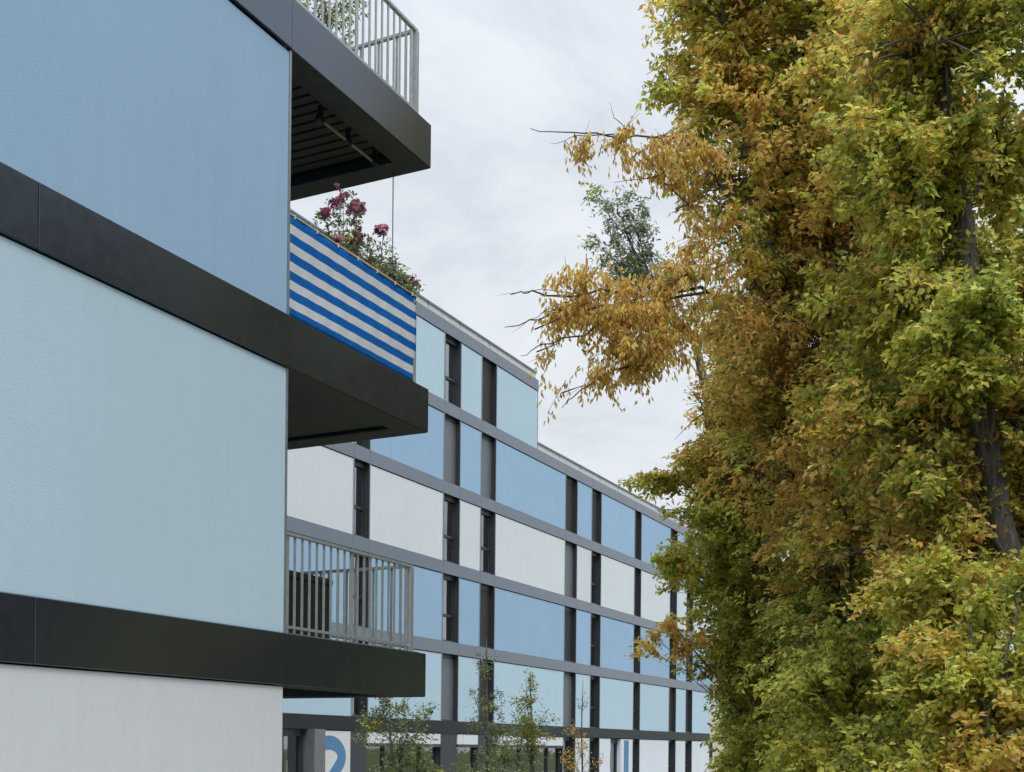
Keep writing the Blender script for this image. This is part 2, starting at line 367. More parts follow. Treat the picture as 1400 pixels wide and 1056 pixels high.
def window(ya, yb, z0, z1, st):
    x0 = FX - 0.30; xf = FX - 0.20
    f = MB(); t = 0.05
    f.box(XI, FX+0.006, ya, ya+0.035, z0, z1); f.box(XI, FX+0.006, yb-0.035, yb, z0, z1)          # reveals
    f.box(XI, FX-0.16, ya+0.035, yb-0.035, z1-0.16, z1); f.box(XI, FX-0.08, ya+0.035, yb-0.035, z0, z0+0.06)
    f.box(x0, xf, ya+0.035, ya+0.035+t, z0+0.06, z1-0.16); f.box(x0, xf, yb-0.035-t, yb-0.035, z0+0.06, z1-0.16)
    zt = z0 + (z1-z0)*0.40
    if st in 'gch': f.box(x0, xf+0.01, ya+0.035+t, yb-0.035-t, zt-0.05, zt+0.05)
    o = f.build('window', M['frame'], fb)
    e = MB(); e.box(FX-0.03, FX+0.012, ya-0.035, ya-0.001, z0, z1-0.002); e.box(FX-0.03, FX+0.012, yb+0.001, yb+0.035, z0, z1-0.002); e.build('edge_trim', M['edge'], o)
    if st in 'bd':
        s = MB(); n = int((z1-z0-0.2)/0.075)
        for k in range(n):
            za = z0+0.06 + (z1-z0-0.22)*k/n; zb = z0+0.06+(z1-z0-0.22)*(k+0.93)/n
            s.box(xf+0.002, xf+0.03, ya+0.04, yb-0.04, za, zb)
        s.build('blind', M['blind'] if st == 'b' else M['dblind'], o)
    MB().box(FX-0.262, FX-0.25, ya+0.085, yb-0.085, z0+0.06, z1-0.16).build('pane', M['glass'], o)
    if st in 'ch':
        s = MB(); za = z0+0.08 if st == 'c' else zt
        yb2 = ya + 0.1 + (yb-ya-0.2)*(0.95 if st == 'c' else 0.75); nn = 14
        for k in range(nn):
            a = ya+0.1+(yb2-ya-0.1)*k/nn; bb = ya+0.1+(yb2-ya-0.1)*(k+1)/nn
            s.box(FX-0.345-0.02*(k % 2), FX-0.335-0.02*(k % 2), a, bb-0.002, za, z1-0.17)
        s.build('curtain', M['curtain'] if st == 'c' else M['dcurtain'], o)
for r, (c, z0, z1) in enumerate(rowc):
    yend = FYT if r == 5 else FY1
    edges = [FY0] + [y for st in strips for y in st if y < yend] + [yend]
    for a, b2 in zip(edges[0::2], edges[1::2]):
        if r == 0 and (29.0 < a < 49.5 or 53.9 < a < 58 or 27 < a < 29): continue
        s = MB(); a2 = a+0.037; b3 = b2-0.037
        js = [a2] + ([a2+ (b3-a2)*0.27] if (b3-a2) > 4.2 else []) + [b3]
        for q, w_ in zip(js[:-1], js[1:]): s.box(XI, FX-0.004, q+(0.004 if q > a2 else 0), w_-(0.004 if w_ < b3 else 0), z0+(0.002 if r else 0), z1-0.03)
        s.build('facade_panel', M[c], fb, 0.006)
    for i, (a, b2) in enumerate(strips):
        if b2 > yend: continue
        if r == 0 and i < 4: continue
        st = wt.get((i, r)) or 'ggd'[(i*3+r*2) % 3]
        window(a, b2, z0+0.002, z1-0.002, st)
MB().box(FX-0.35, FX-0.006, FYT-0.004, FYT+0.02, lvf[4]+TH, lvf[5]).build('end_trim', M['edge'], fb)
# roof edges: stepped-back pale coping with a thin dark cap
def coping(ya, yb, z, xb):
    s = MB(); s.box(FX-0.42, FX-0.10, ya, yb-0.05, z, z+0.30); s.build('coping', M['coping'], fb)
    s = MB(); s.box(FX-0.46, FX-0.06, ya, yb-0.02, z+0.30, z+0.37)
    for k in range(int((yb-ya)/2.4)): s.box(FX-0.06, FX-0.05, ya+2.4*k, ya+2.4*k+0.08, z+0.24, z+0.36)
    s.build('coping_cap', M['blind'], fb)
    MB().box(xb, FX-0.47, ya, yb-0.3, z-0.1, z+0.06).build('roof', M['gravel'], fb)
coping(FY0, FYT, lvf[5]+TH, -31); coping(FYT+0.02, FY1, lvf[4]+TH, -34)
MB().box(-27.5, -24.2, 57.5, 60.5, lvf[4]+TH+0.06, lvf[4]+TH+0.75).build('roof_hatch', M['coping'], fb)
# ground floor: glazed shopfront under a white lintel strip, sign panel, door, entrance niche
s = MB()
for a, b2 in ((33.82, 38.67), (39.97, 41.59), (42.91, 49.70)): s.box(XI, FX-0.004, a, b2, 2.045, 2.42)
s.build('lintel_panel', M['white'], fb)
s = MB()
for a, b2 in ((33.82, 38.67), (39.97, 41.59), (42.91, 49.70)):
    s.box(FX-0.30, FX+0.02, a-0.04, b2+0.04, 1.93, 2.04)
    n = max(1, round((b2-a)/1.25))
    for k in range(n+1):
        yy = a + (b2-a)*k/n; s.box(FX-0.28, FX-0.10, yy-0.035, yy+0.035, 0.08, 1.93)
    s.box(FX-0.28, FX-0.06, a, b2, 0.0, 0.08)
for a, b2 in strips[1:4]: s.box(XI, FX-0.02, a, b2, 0.0, 2.45)
sf = s.build('shopfront', M['frame'], fb)
s = MB()
for a, b2 in ((33.82, 38.67), (39.97, 41.59), (42.91, 49.70)): s.box(FX-0.20, FX-0.188, a, b2, 0.08, 1.93)
s.build('pane', M['glass'], sf)
s = MB()
for a, b2 in ((33.9, 35.6), (37.5, 38.6), (40.1, 41.3), (43.0, 44.6), (46.8, 49.6)):
    n = 18
    for k in range(n):
        q = a+(b2-a)*k/n; s.box(FX-0.38-0.015*(k % 2), FX-0.37-0.015*(k % 2), q, q+(b2-a)/n-0.002, 0.1, 1.9)
s.build('curtain', M['dcurtain'], sf)
d = MB(); d.box(XI, FX-0.15, 28.6, 28.7, 0, 2.30); d.box(XI, FX-0.15, 30.36, 30.46, 0, 2.30); d.box(XI, FX-0.15, 28.7, 30.36, 2.22, 2.45); d.box(FX-0.3, FX-0.2, 29.48, 29.55, 0, 2.22)
dr = d.build('door', M['frame'], fb)
MB().box(FX-0.26, FX-0.248, 28.7, 30.36, 0.05, 2.22).build('pane', M['glass'], dr)
MB().box(FX-0.40, FX-0.36, 28.75, 30.3, 0.05, 2.2).build('curtain', M['dcurtain'], dr)
MB().tube([(FX-0.13, 29.62, 0.9), (FX-0.13, 29.62, 1.5)], 0.02, 8).build('handle', M['edge'], dr)
MB().box(FX-0.36, FX+0.26, 30.48, 31.05, 0, 2.45).build('pillar', M['blind'], fb, 0.01)
sg = MB().box(XI, FX-0.004, 31.06, 32.81, 0, 2.42).build('facade_panel', M['signw'], fb)
# big painted numeral 2 on the white panel (flat paint, 6 mm proud)
def arc(cx, cz, r, a0, a1, n=20): return [(cx + r*math.cos(math.radians(a0+(a1-a0)*i/n)), cz + r*math.sin(math.radians(a0+(a1-a0)*i/n))) for i in range(n+1)]
cy, cz = 31.62, 1.60
def ell(a, b, n=24): return [(cy + a*math.cos(math.radians(180-208*i/n)), cz + b*math.sin(math.radians(180-208*i/n))) for i in range(n+1)]
# triangulate as strip: arc band, diagonal, foot
n2 = MB()
oa = ell(0.93, 0.67); ia = ell(0.47, 0.23)
for i in range(24):
    n2.prism([oa[i], oa[i+1], ia[i+1], ia[i]], lambda u, w, k: (FX-0.003+0.006*k, u, w))
n2.prism([oa[-1], (31.45, 0.32), (30.75, 0.32), ia[-1]], lambda u, w, k: (FX-0.003+0.0062*k, u, w))
n2.prism([(30.75, 0.02), (32.56, 0.02), (32.56, 0.318), (30.75, 0.318)], lambda u, w, k: (FX-0.003+0.006*k, u, w))
n2.build('numeral', M['paint'], sg)
# entrance niche with a blue painted stripe
MB().box(XI, FX-0.004, 54.03, 55.45, 0, 2.42).build('facade_panel', M['white'], fb)
pn = MB().box(XI, FX-0.004, 56.85, 58.49, 0, 2.42).build('facade_panel', M['white'], fb)
MB().box(FX-0.003, FX+0.004, 57.30, 57.95, 0.0, 2.36).build('painted_stripe', M['paint'], pn)
d = MB(); d.box(XI, FX-0.2, 55.46, 55.56, 0, 2.42); d.box(XI, FX-0.2, 56.74, 56.84, 0, 2.42); d.box(XI, FX-0.2, 55.56, 56.74, 2.2, 2.42)
dr = d.build('door', M['frame'], fb)
MB().box(FX-0.28, FX-0.268, 55.56, 56.74, 0.05, 2.2).build('pane', M['glass'], dr)
MB().tube([(FX-0.17, 55.7, 0.9), (FX-0.17, 55.7, 1.5)], 0.02, 8).build('handle', M['edge'], dr)

# ------------------------------------------------------------------ distant house
hb = empty('house', (-30, 100, 0), 'distant pale house with a cream ground floor glimpsed between the far block and the trees', 'house')
MB().box(-38, -26.0, 97, 108, 0, 4.55).build('wall', M['cream'], hb)
MB().box(-37.98, -26.02, 97.02, 107.98, 4.55, 8.3).build('wall', M['offwhite'], hb)
MB().prism([(-38.6, 8.25), (-25.4, 8.25), (-32, 11.4)], lambda u, w, k: (u, 96.5+12*k, w)).build('roof', M['rooft'], hb)
for xx in (-29.9, -27.6):
    for zz in (1.2, 5.9):
        o = MB().box(xx-0.55, xx+0.55, 96.94, 97.1, zz, zz+1.5).build('window', M['offwhite'], hb)
        MB().box(xx-0.45, xx+0.45, 96.92, 97.0, zz+0.1, zz+1.4).build('pane', M['frame'], o)

# ------------------------------------------------------------------ foliage
PAL = dict(
    gold=[(0.88, 0.58, 0.14), (0.86, 0.53, 0.12), (0.88, 0.64, 0.20), (0.80, 0.48, 0.11)],
    olive=[(0.50, 0.47, 0.07), (0.60, 0.55, 0.085), (0.40, 0.40, 0.065), (0.68, 0.60, 0.10)],
    green=[(0.30, 0.38, 0.07), (0.37, 0.44, 0.085), (0.44, 0.48, 0.09), (0.23, 0.30, 0.065)],
    yg=[(0.78, 0.79, 0.14), (0.66, 0.70, 0.13), (0.85, 0.82, 0.20), (0.52, 0.58, 0.11)],
    rust=[(0.66, 0.40, 0.085), (0.56, 0.35, 0.075), (0.74, 0.46, 0.10), (0.50, 0.34, 0.07)],
    grey=[(0.24, 0.29, 0.19), (0.30, 0.34, 0.25), (0.20, 0.24, 0.15), (0.34, 0.37, 0.28)],
    sap=[(0.17, 0.21, 0.085), (0.25, 0.28, 0.12), (0.14, 0.17, 0.07), (0.30, 0.33, 0.17)],
    lime=[(0.36, 0.37, 0.09), (0.29, 0.32, 0.08), (0.42, 0.38, 0.09), (0.22, 0.24, 0.07)],
    dark=[(0.05, 0.066, 0.045), (0.07, 0.085, 0.055), (0.04, 0.052, 0.04), (0.09, 0.10, 0.065)],
    pink=[(0.62, 0.24, 0.38), (0.55, 0.19, 0.36), (0.66, 0.32, 0.46), (0.46, 0.13, 0.24)],
)
_lat = RNG.random((32, 32, 32))
def vnoise(p):
    p = np.asarray(p); i = np.floor(p).astype(int); f = p - i; f = f*f*(3-2*f); r = 0
    for dx in (0, 1):
        for dy in (0, 1):
            for dz in (0, 1):
                w = np.where(dx, f[:, 0], 1-f[:, 0])*np.where(dy, f[:, 1], 1-f[:, 1])*np.where(dz, f[:, 2], 1-f[:, 2])
                r = r + w*_lat[(i[:, 0]+dx) % 32, (i[:, 1]+dy) % 32, (i[:, 2]+dz) % 32]
    return r

def norm(a): return a/np.maximum(np.linalg.norm(a, axis=1, keepdims=True), 1e-9)

def leaf_mesh(name, base, dirs, nrm, length, width, col, parent, mat):
    """diamond leaves folded along the midrib: 4 verts / 2 tris each"""
    n = len(base); dirs = norm(dirs); side = norm(np.cross(dirs, nrm)); up = norm(np.cross(side, dirs))
    L = length[:, None]; W = width[:, None]
    v = np.empty((n, 4, 3))
    v[:, 0] = base; v[:, 2] = base + dirs*L + up*L*-0.10
    v[:, 1] = base + dirs*L*0.45 + side*W*0.5 + up*W*0.22; v[:, 3] = base + dirs*L*0.45 - side*W*0.5 + up*W*0.22
    off = np.zeros(3)
    if parent is not None:
        q = parent
        while q is not None: off = off + np.array(q.location); q = q.parent
    v -= off
    me = bpy.data.meshes.new(name)
    me.vertices.add(n*4); me.vertices.foreach_set('co', v.reshape(-1).astype(np.float32))
    idx = np.arange(n)[:, None]*4 + np.array([0, 1, 2, 0, 2, 3]); me.loops.add(n*6); me.loops.foreach_set('vertex_index', idx.reshape(-1).astype(np.int32))
    me.polygons.add(n*2); me.polygons.foreach_set('loop_start', (np.arange(n*2)*3).astype(np.int32)); me.polygons.foreach_set('loop_total', np.full(n*2, 3, np.int32))
    me.update(calc_edges=True)
    at = me.color_attributes.new('leaf_colour', 'FLOAT_COLOR', 'POINT')
    c4 = np.ones((n, 4, 4)); c4[:, :, :3] = col[:, None, :]
    at.data.foreach_set('color', c4.reshape(-1).astype(np.float32))
    me.materials.append(mat)
    o = bpy.data.objects.new(name, me); COL.objects.link(o)
    if parent is not None: o.parent = parent
    return o

def pick(pals, key, n, r):
    """pals: list of (name, weight); key in 0..1 per item -> one base colour each"""
    names = [p for p, w in pals]; w = np.array([w for p, w in pals], float); cum = np.cumsum(w/w.sum())
    pi = np.minimum(np.searchsorted(cum, key), len(names)-1)
    tab = np.array([PAL[p] for p in names]); return tab[pi, r.integers(0, 4, n)]

def sprays(cent, outw, pals, r, nl=18, tw=0.45, ll=0.08, lw=0.045, droop=0.25, key=None, hang=0.0, upb=0.6):
    """leafy twigs: for each centre a short twig with alternate leaves"""
    n = len(cent)
    d = norm(outw + r.normal(0, 0.55, (n, 3)) + np.array([0, 0, 0.05])); d[:, 2] -= droop*0.5; d = norm(d)
    if key is None: key = r.random(n)
    key2 = np.clip(key + r.normal(0, 0.24, n), 0, 0.999)
    t = (np.arange(nl)+0.5)/nl
    s = r.normal(0, 1, (n, 3)); side = norm(np.cross(d, np.array([0, 0, 1.0]) + 0.45*s))
    up = norm(np.cross(side, d))
    tl = tw*(0.6+0.8*r.random(n))
    pos = cent[:, None, :] + d[:, None, :]*(t[None, :, None]-0.5)*tl[:, None, None]
    pos[:, :, 2] -= droop*(t[None, :]**2)*tl[:, None]*0.5
    sg = np.where(np.arange(nl) % 2, 1.0, -1.0)[None, :, None]
    ld = d[:, None, :]*0.55 + side[:, None, :]*sg*0.9 + r.normal(0, 0.35, (n, nl, 3)); ld[:, :, 2] -= 0.25 + hang*1.8
    ln = up[:, None, :]*upb + r.normal(0, 0.45, (n, nl, 3)); ln[:, :, 2] += 0.25
    if hang: ln = ln*(1-hang) + hang*r.normal(0, 1, (n, nl, 3))
    pos = pos + r.normal(0, 0.03, (n, nl, 3))*tw/0.45
    k2 = np.clip(np.repeat(key2[:, None], nl, 1).reshape(-1) + r.normal(0, 0.13, n*nl), 0, 0.999)
    col = pick(pals, k2, n*nl, r) * (0.72+0.75*r.random((n*nl, 1))) * np.repeat(0.85+0.3*r.random((n, 1)), nl, 0)
    m = n*nl
    return pos.reshape(m, 3), ld.reshape(m, 3), ln.reshape(m, 3), ll*(0.7+0.6*r.random(m)), lw*(0.7+0.6*r.random(m)), np.clip(col*0.93 + 0.035*col.max(1, keepdims=True), 0, 0.88), d, tl

def bez(a, b, c, n):
    return [a*(1-t)**2 + b*2*t*(1-t) + c*t*t for t in [i/n for i in range(n+1)]]

def tree(name, label, cat, trunk, tr, blobs, seed, ll=0.085, lw=0.05, nl=18, tw=0.45, bare=(), group=None, limb=0.05, thr=0.30, nf=0.9, dens=1.0, droop=0.25, drop=0.55, nolimb=False):
    """trunk: list of world points; tr: radii; blobs: (centre, (rx, ry, rz), n sprays, palettes, hang)"""
    r = np.random.default_rng(seed); rnd = random.Random(seed)
    base = Vector((trunk[0].x, trunk[0].y, 0))
    T = empty(name, base, label, cat, group)
    wood = MB(); pts = []; rr = []
    for i in range(len(trunk)-1):
        for k in range(4):
            t = k/4; j = Vector((rnd.gauss(0, 1), rnd.gauss(0, 1), 0))*tr[i]*0.18
            pts.append(trunk[i].lerp(trunk[i+1], t)+j); rr.append(tr[i]*(1-t)+tr[i+1]*t)
    pts.append(trunk[-1]); rr.append(tr[-1])
    wood.tube(pts, rr, 9)
    acc = []
    ax = np.array([[p.x, p.y] for p in pts]); az = np.array([p.z for p in pts])
    for (c, rad, n, pals, hang) in blobs:
        n = int(n*dens); c_ = np.array(c); R_ = np.array(rad)
        # two thirds of the sprays sit along drooping boughs that reach out of the lobe, the rest fill it
        nf_ = n//3; u = norm(r.normal(0, 1, (n, 3)))*(r.random((n, 1))**(1/2.4))
        nbg = max(3, n//16); bd = norm(r.normal(0, 1, (nbg, 3))*np.array([1, 1, 0.75]) + np.array([0, 0, 0.12])); bl = 0.95+0.5*r.random((nbg, 1))
        bs = r.normal(0, 0.22, (nbg, 3)); bi = r.integers(0, nbg, n-nf_); t = (0.12+0.88*r.random((n-nf_, 1))**0.8)
        along = bs[bi]*(1-t) + bd[bi]*bl[bi]*t; along[:, 2] -= 0.28*(t[:, 0]**2)
        u[nf_:] = along + r.normal(0, 0.085, along.shape)*(1.25-0.7*t)
        p = c_ + u*R_
        nz = vnoise(p*nf+seed*3.7); nz2 = 0.62*vnoise(p*0.8+seed*1.3+50)+0.38*vnoise(p*2.3+seed*2.1+9)
        keep = (nz > thr*np.clip(np.linalg.norm(u, axis=1)*1.25, 0.55, 1.0)) & (p[:, 2] > 0.1)
        for (a, b, w) in bare:
            A = np.array(a); B = np.array(b); ab = B-A; t = np.clip(((p-A)@ab)/(ab@ab), 0, 1); dd = np.linalg.norm(p-(A+t[:, None]*ab), axis=1); keep &= dd > w
        p = p[keep]; u = u[keep]; key = np.clip((nz2[keep]-0.20)/0.60, 0, 0.999)
        # limb from the trunk to the blob
        i0 = int(np.argmin(np.abs(az-(c[2]-drop*math.hypot(c[0]-pts[0].x, c[1]-pts[0].y)-0.5)))); s0 = pts[i0]
        cc = Vector(c); mid = s0.lerp(cc, 0.5) + Vector((rnd.gauss(0, .15), rnd.gauss(0, .15), 0.25))
        lb = bez(s0, mid, cc, 7); r0 = min(limb, rr[i0]*0.75, 0.05*max(rad)+0.003)
        if nolimb and math.hypot(c[0]-s0.x, c[1]-s0.y) > 0.6: lb = [cc+Vector((-1+2*q/7, 0.5-q/7, 0.12))*min(rad) for q in range(8)]; r0 = 0.012
        wood.tube(lb, [r0*(1-0.65*i/7) for i in range(8)], 6)
        for q in range(min(len(p), max(6, len(p)//9))):
            e = Vector(p[q]); st = lb[rnd.randint(3, 7)]
            m2 = st.lerp(e, 0.5) + Vector((rnd.gauss(0, .08), rnd.gauss(0, .08), rnd.gauss(0.05, .08)))
            wood.tube(bez(st, m2, e, 4), [r0*0.30, r0*0.24, r0*0.18, r0*0.12, 0.004], 4, False)
        outw = u*np.array([1, 1, 0.5]) + np.array([0, 0, 0.25])
        res = sprays(p, outw, pals, r, nl, tw, ll, lw, droop if not hang else 0.5, key, hang)
        if min(rad) > 0.5:
            for q in range(nbg):
                pb = [Vector(c_ + (bs[q]*(1-t_) + bd[q]*bl[q]*t_ - np.array([0, 0, 0.28*t_*t_]))*R_) for t_ in (0, .25, .5, .75, 1)]
                wood.tube(pb, [r0*.4, r0*.33, r0*.25, r0*.16, .004], 4, False)
        acc.append(res[:6])
        dd, tl = res[6], res[7]
        for q in range(0, len(p), 3):   # visible twigs
            a = Vector(p[q]-dd[q]*tl[q]*0.5); b = Vector(p[q]+dd[q]*tl[q]*0.5); wood.tube([a, b], [0.006, 0.002], 3, False)
    wood.build('trunk', M['bark'], T, smooth=True)
    A = [np.concatenate([q[i] for q in acc]) for i in range(6)]
    leaf_mesh('crown', *A, T, M['leaf'])
    return T

def B(x, y, d, rx, ry, rz, n, pals, hang=0.0):
    """crown lobe at a surveyed bearing; radii in photo px at that distance, rz in metres along the view"""
    k = d/FPX
    return (tuple(P(x, y, d)), (rx*k, (rx*k+rz)/2, ry*k), n, pals, hang)

OL = [('green', 1.6), ('olive', 4), ('yg', 1.0), ('gold', 1.5)]
GRN = [('rust', .6), ('green', 3.5), ('olive', 3), ('yg', 2.0)]
YG = [('green', .9), ('yg', 2.2), ('olive', 3), ('gold', 1.5)]
RU = [('green', .8), ('olive', 2.5), ('rust', 3), ('gold', 2)]
GO = [('gold', 7), ('rust', 1.0)]
OT = [('green', .8), ('olive', 3.4), ('yg', 1.8), ('gold', 3)]
OG = [('green', .8), ('olive', 3), ('gold', 3), ('rust', .8)]

# nearest tree, leaning grey trunk on the right
tree('hornbeam_tree', 'nearest tall tree with leaning grey trunk, right edge of the foliage', 'tree',
     [P(1450, 1190, 14.2), P(1415, 900, 14.1), P(1378, 740, 14), P(1345, 590, 14), P(1322, 300, 14.3), P(1285, 110, 14.5), P(1270, -120, 14.6)], [0.21, 0.18, 0.155, 0.14, 0.11, 0.075, 0.04],
     [B(1390, -20, 14, 110, 55, 1.2, 130, OL), B(1270, 60, 14.4, 120, 130, 1.3, 560, OL), B(1240, 220, 14.6, 100, 130, 1.3, 460, OL),
      B(1370, 215, 14.8, 90, 90, 1.1, 220, YG), B(1410, 400, 14.2, 90, 110, 1.1, 400, YG), B(1270, 400, 14.6, 100, 110, 1.2, 480, YG),
      B(1390, 560, 14.5, 90, 90, 1.1, 340, YG), B(1250, 560, 14.8, 110, 110, 1.2, 500, OG), B(1270, 730, 14.9, 120, 110, 1.2, 520, OG), B(1400, 690, 15.2, 90, 110, 1.0, 300, YG), B(1325, 440, 13.5, 60, 70, 0.6, 190, YG), B(1320, 520, 13.5, 50, 40, 0.6, 90, YG), B(1310, 200, 13.8, 45, 45, 0.5, 100, OL), B(1290, 20, 13.9, 60, 60, 0.6, 130, OL), B(1290, 660, 13.8, 50, 80, 0.6, 150, OG), B(1300, 800, 13.5, 100, 70, 0.8, 260, YG), B(1400, 800, 13.4, 60, 50, 0.6, 120, YG)],
     3, ll=0.098, lw=0.058, bare=[(P(1374, 728, 13.6), P(1344, 600, 13.4), 0.36), (P(1374, 728, 12.9), P(1344, 600, 12.8), 0.42), (P(1322, 330, 13.6), P(1312, 270, 13.6), 0.3), (P(1290, 150, 13.8), P(1284, 100, 13.8), 0.3)], dens=1.15,
     group='tall autumn trees')
tree('hornbeam_tree', 'tall autumn tree with upright dark limbs, second from the right edge', 'tree',
     [P(1170, 1130, 18.6), P(1165, 800, 18.4), P(1152, 500, 18.2), P(1150, 260, 18.2), P(1120, 0, 18.6), P(1110, -120, 19)], [0.19, 0.15, 0.12, 0.10, 0.06, 0.03],
     [B(1110, -30, 18.5, 150, 110, 1.8, 720, OT), B(990, 20, 18.6, 82, 110, 1.5, 420, OT), B(1120, 120, 19, 130, 120, 1.8, 760, OT), B(985, 130, 18.8, 75, 80, 1.3, 330, OT),
      B(1040, 240, 18.6, 95, 110, 1.5, 560, OG), B(1150, 320, 19, 110, 130, 1.6, 700, OG), B(1060, 400, 19, 95, 110, 1.5, 560, OG), B(1150, 520, 19, 110, 110, 1.5, 620, OG),
      B(965, 265, 18, 36, 60, 0.9, 80, OG), B(1060, 560, 19.4, 90, 100, 1.4, 480, OG), B(1150, 680, 19, 110, 110, 1.5, 620, RU), B(1160, 820, 19, 110, 120, 1.5, 620, GRN), B(1175, 90, 16.6, 75, 90, 0.9, 190, OT), B(1165, 240, 16.6, 60, 80, 0.9, 150, OT), B(1180, 400, 16.6, 65, 90, 0.9, 190, OG), B(1165, 560, 16.8, 70, 90, 0.9, 190, OG), B(1160, 720, 16.8, 70, 90, 0.9, 180, OG)],
     4, ll=0.106, lw=0.06, bare=[(P(1150, 330, 17.6), P(1150, 270, 17.6), 0.35)], dens=1.1, group='tall autumn trees')
tree('hornbeam_tree', 'rust and olive tree forming the left edge of the foliage above the far block', 'tree',
     [P(1060, 1110, 24.4), P(1055, 800, 24.2), P(1045, 600, 24), P(1030, 420, 24)], [0.19, 0.15, 0.10, 0.04],
     [B(1010, 470, 24, 60, 50, 1.4, 240, RU), B(1005, 560, 24, 68, 70, 1.6, 460, RU), B(995, 640, 24, 62, 60, 1.5, 380, RU), B(1000, 730, 24, 78, 70, 1.6, 520, GRN), B(1050, 640, 24.4, 80, 110, 1.6, 560, OG),
      B(922, 858, 22.6, 26, 7, 0.3, 12, GO), B(885, 885, 22.4, 12, 10, 0.2, 6, GO), B(895, 868, 22.4, 8, 10, 0.2, 4, GO), B(932, 893, 22.6, 18, 9, 0.25, 9, GO), B(955, 872, 23, 14, 12, 0.3, 8, GO), B(930, 655, 23.6, 45, 16, 0.6, 60, OL), B(920, 770, 23.2, 32, 30, 0.6, 75, [('gold', 2), ('yg', 2), ('green', 1)]), B(1015, 810, 24, 62, 60, 1.5, 380, GRN),
      B(1060, 860, 24, 90, 90, 1.6, 600, GRN), B(1030, 920, 23.8, 58, 80, 1.4, 460, GRN), B(1045, 1030, 23.6, 66, 80, 1.4, 480, GRN), B(1110, 1000, 23, 80, 100, 1.4, 520, GRN)],
     5, ll=0.12, lw=0.066, tw=0.5, dens=1.05, group='tall autumn trees')
# golden tree whose long boughs reach out across the sky
tr_g = [P(1110, 1110, 20.4), P(1095, 800, 20.3), P(1070, 560, 20), P(1030, 400, 19), P(1000, 250, 18.2)]
GB = [B(960, 380, 17, 55, 50, 0.8, 130, OG, 0.6), B(900, 400, 16.9, 60, 45, 0.7, 130, GO, 0.9), B(845, 425, 16.8, 66, 46, 0.6, 150, GO, 0.9), B(790, 425, 16.7, 50, 40, 0.5, 80, GO, 0.9), B(752, 445, 16.6, 32, 30, 0.4, 44, GO, 0.9), B(748, 478, 16.6, 20, 26, 0.3, 18, GO, 0.9),
      B(855, 478, 16.8, 55, 24, 0.4, 90, GO, 0.9), B(820, 508, 16.7, 40, 18, 0.35, 50, GO, 0.9), B(782, 535, 16.6, 30, 20, 0.3, 44, GO, 0.9), B(885, 500, 16.8, 30, 14, 0.3, 26, GO, 0.9), B(915, 465, 16.9, 32, 20, 0.4, 34, GO, 0.9), B(800, 382, 16.6, 34, 18, 0.4, 26, GO, 0.9), B(905, 430, 16.9, 60, 36, 0.6, 90, GO, 0.9),
      B(935, 205, 17, 45, 30, 0.5, 62, GO, 0.8), B(885, 205, 16.9, 34, 22, 0.4, 34, GO, 0.9), B(840, 195, 16.8, 34, 14, 0.35, 24, GO, 0.95), B(800, 195, 16.7, 24, 10, 0.3, 15, GO, 0.95), B(905, 240, 16.9, 40, 12, 0.3, 22, GO, 0.9), B(945, 280, 17, 26, 30, 0.4, 18, GO, 0.8),
      B(1020, 430, 17.4, 50, 50, 0.8, 80, OG, 0.3), B(1010, 310, 17.4, 45, 60, 0.8, 80, OG, 0.3), B(945, 340, 17, 32, 22, 0.4, 20, GO, 0.8)]
gt = tree('beech_tree', 'golden tree with long drooping orange boughs reaching left across the sky', 'tree', tr_g, [0.17, 0.14, 0.10, 0.06, 0.03], GB, 6, ll=0.10, lw=0.04, nl=16, tw=0.5, thr=0.42, nf=1.7, limb=0.03, nolimb=True, dens=0.8)
# bare boughs' tips beyond the leaves
tw_ = MB(); rnd = random.Random(5)
def bough(pp, r0):
    p0 = [P(*p) for p in pp]; pts = []
    for a, b2 in zip(p0[:-1], p0[1:]):
        for k in range(4): pts.append(a.lerp(b2, k/4) + Vector((rnd.gauss(0, 1), rnd.gauss(0, 1), rnd.gauss(0, 1)-0.3))*r0*0.9)
    pts.append(p0[-1]); tw_.tube(pts, [r0*(1-0.8*i/(len(pts)-1)) for i in range(len(pts))], 5, False)
bough([(1040, 430, 19.2), (1005, 405, 17.8), (960, 398, 17), (880, 396, 16.9), (800, 400, 16.7), (730, 404, 16.5), (698, 403, 16.4)], 0.035)
bough([(960, 400, 17), (850, 420, 16.8), (760, 425, 16.6), (715, 442, 16.5), (690, 448, 16.4)], 0.022)
bough([(880, 400, 16.9), (800, 455, 16.7), (740, 470, 16.6), (712, 487, 16.5)], 0.018)
bough([(940, 440, 17), (860, 500, 16.8), (790, 535, 16.6), (768, 558, 16.5)], 0.02)
bough([(1000, 270, 18.2), (965, 225, 17.4), (930, 190, 17), (850, 183, 16.8), (780, 181, 16.7), (725, 176, 16.6)], 0.024)
bough([(840, 183, 16.8), (790, 186, 16.7), (752, 197, 16.6)], 0.01)
bough([(960, 300, 17.1), (900, 240, 16.9), (840, 250, 16.8)], 0.015)
bough([(860, 183, 16.8), (840, 160, 16.8), (832, 140, 16.8)], 0.008)
bough([(800, 402, 16.7), (745, 425, 16.6), (700, 455, 16.5)], 0.009)
bough([(800, 402, 16.7), (740, 396, 16.6), (680, 404, 16.4)], 0.008)
tw_.build('boughs', M['bark'], gt, smooth=True)

GY = [('grey', 5), ('green', .6)]
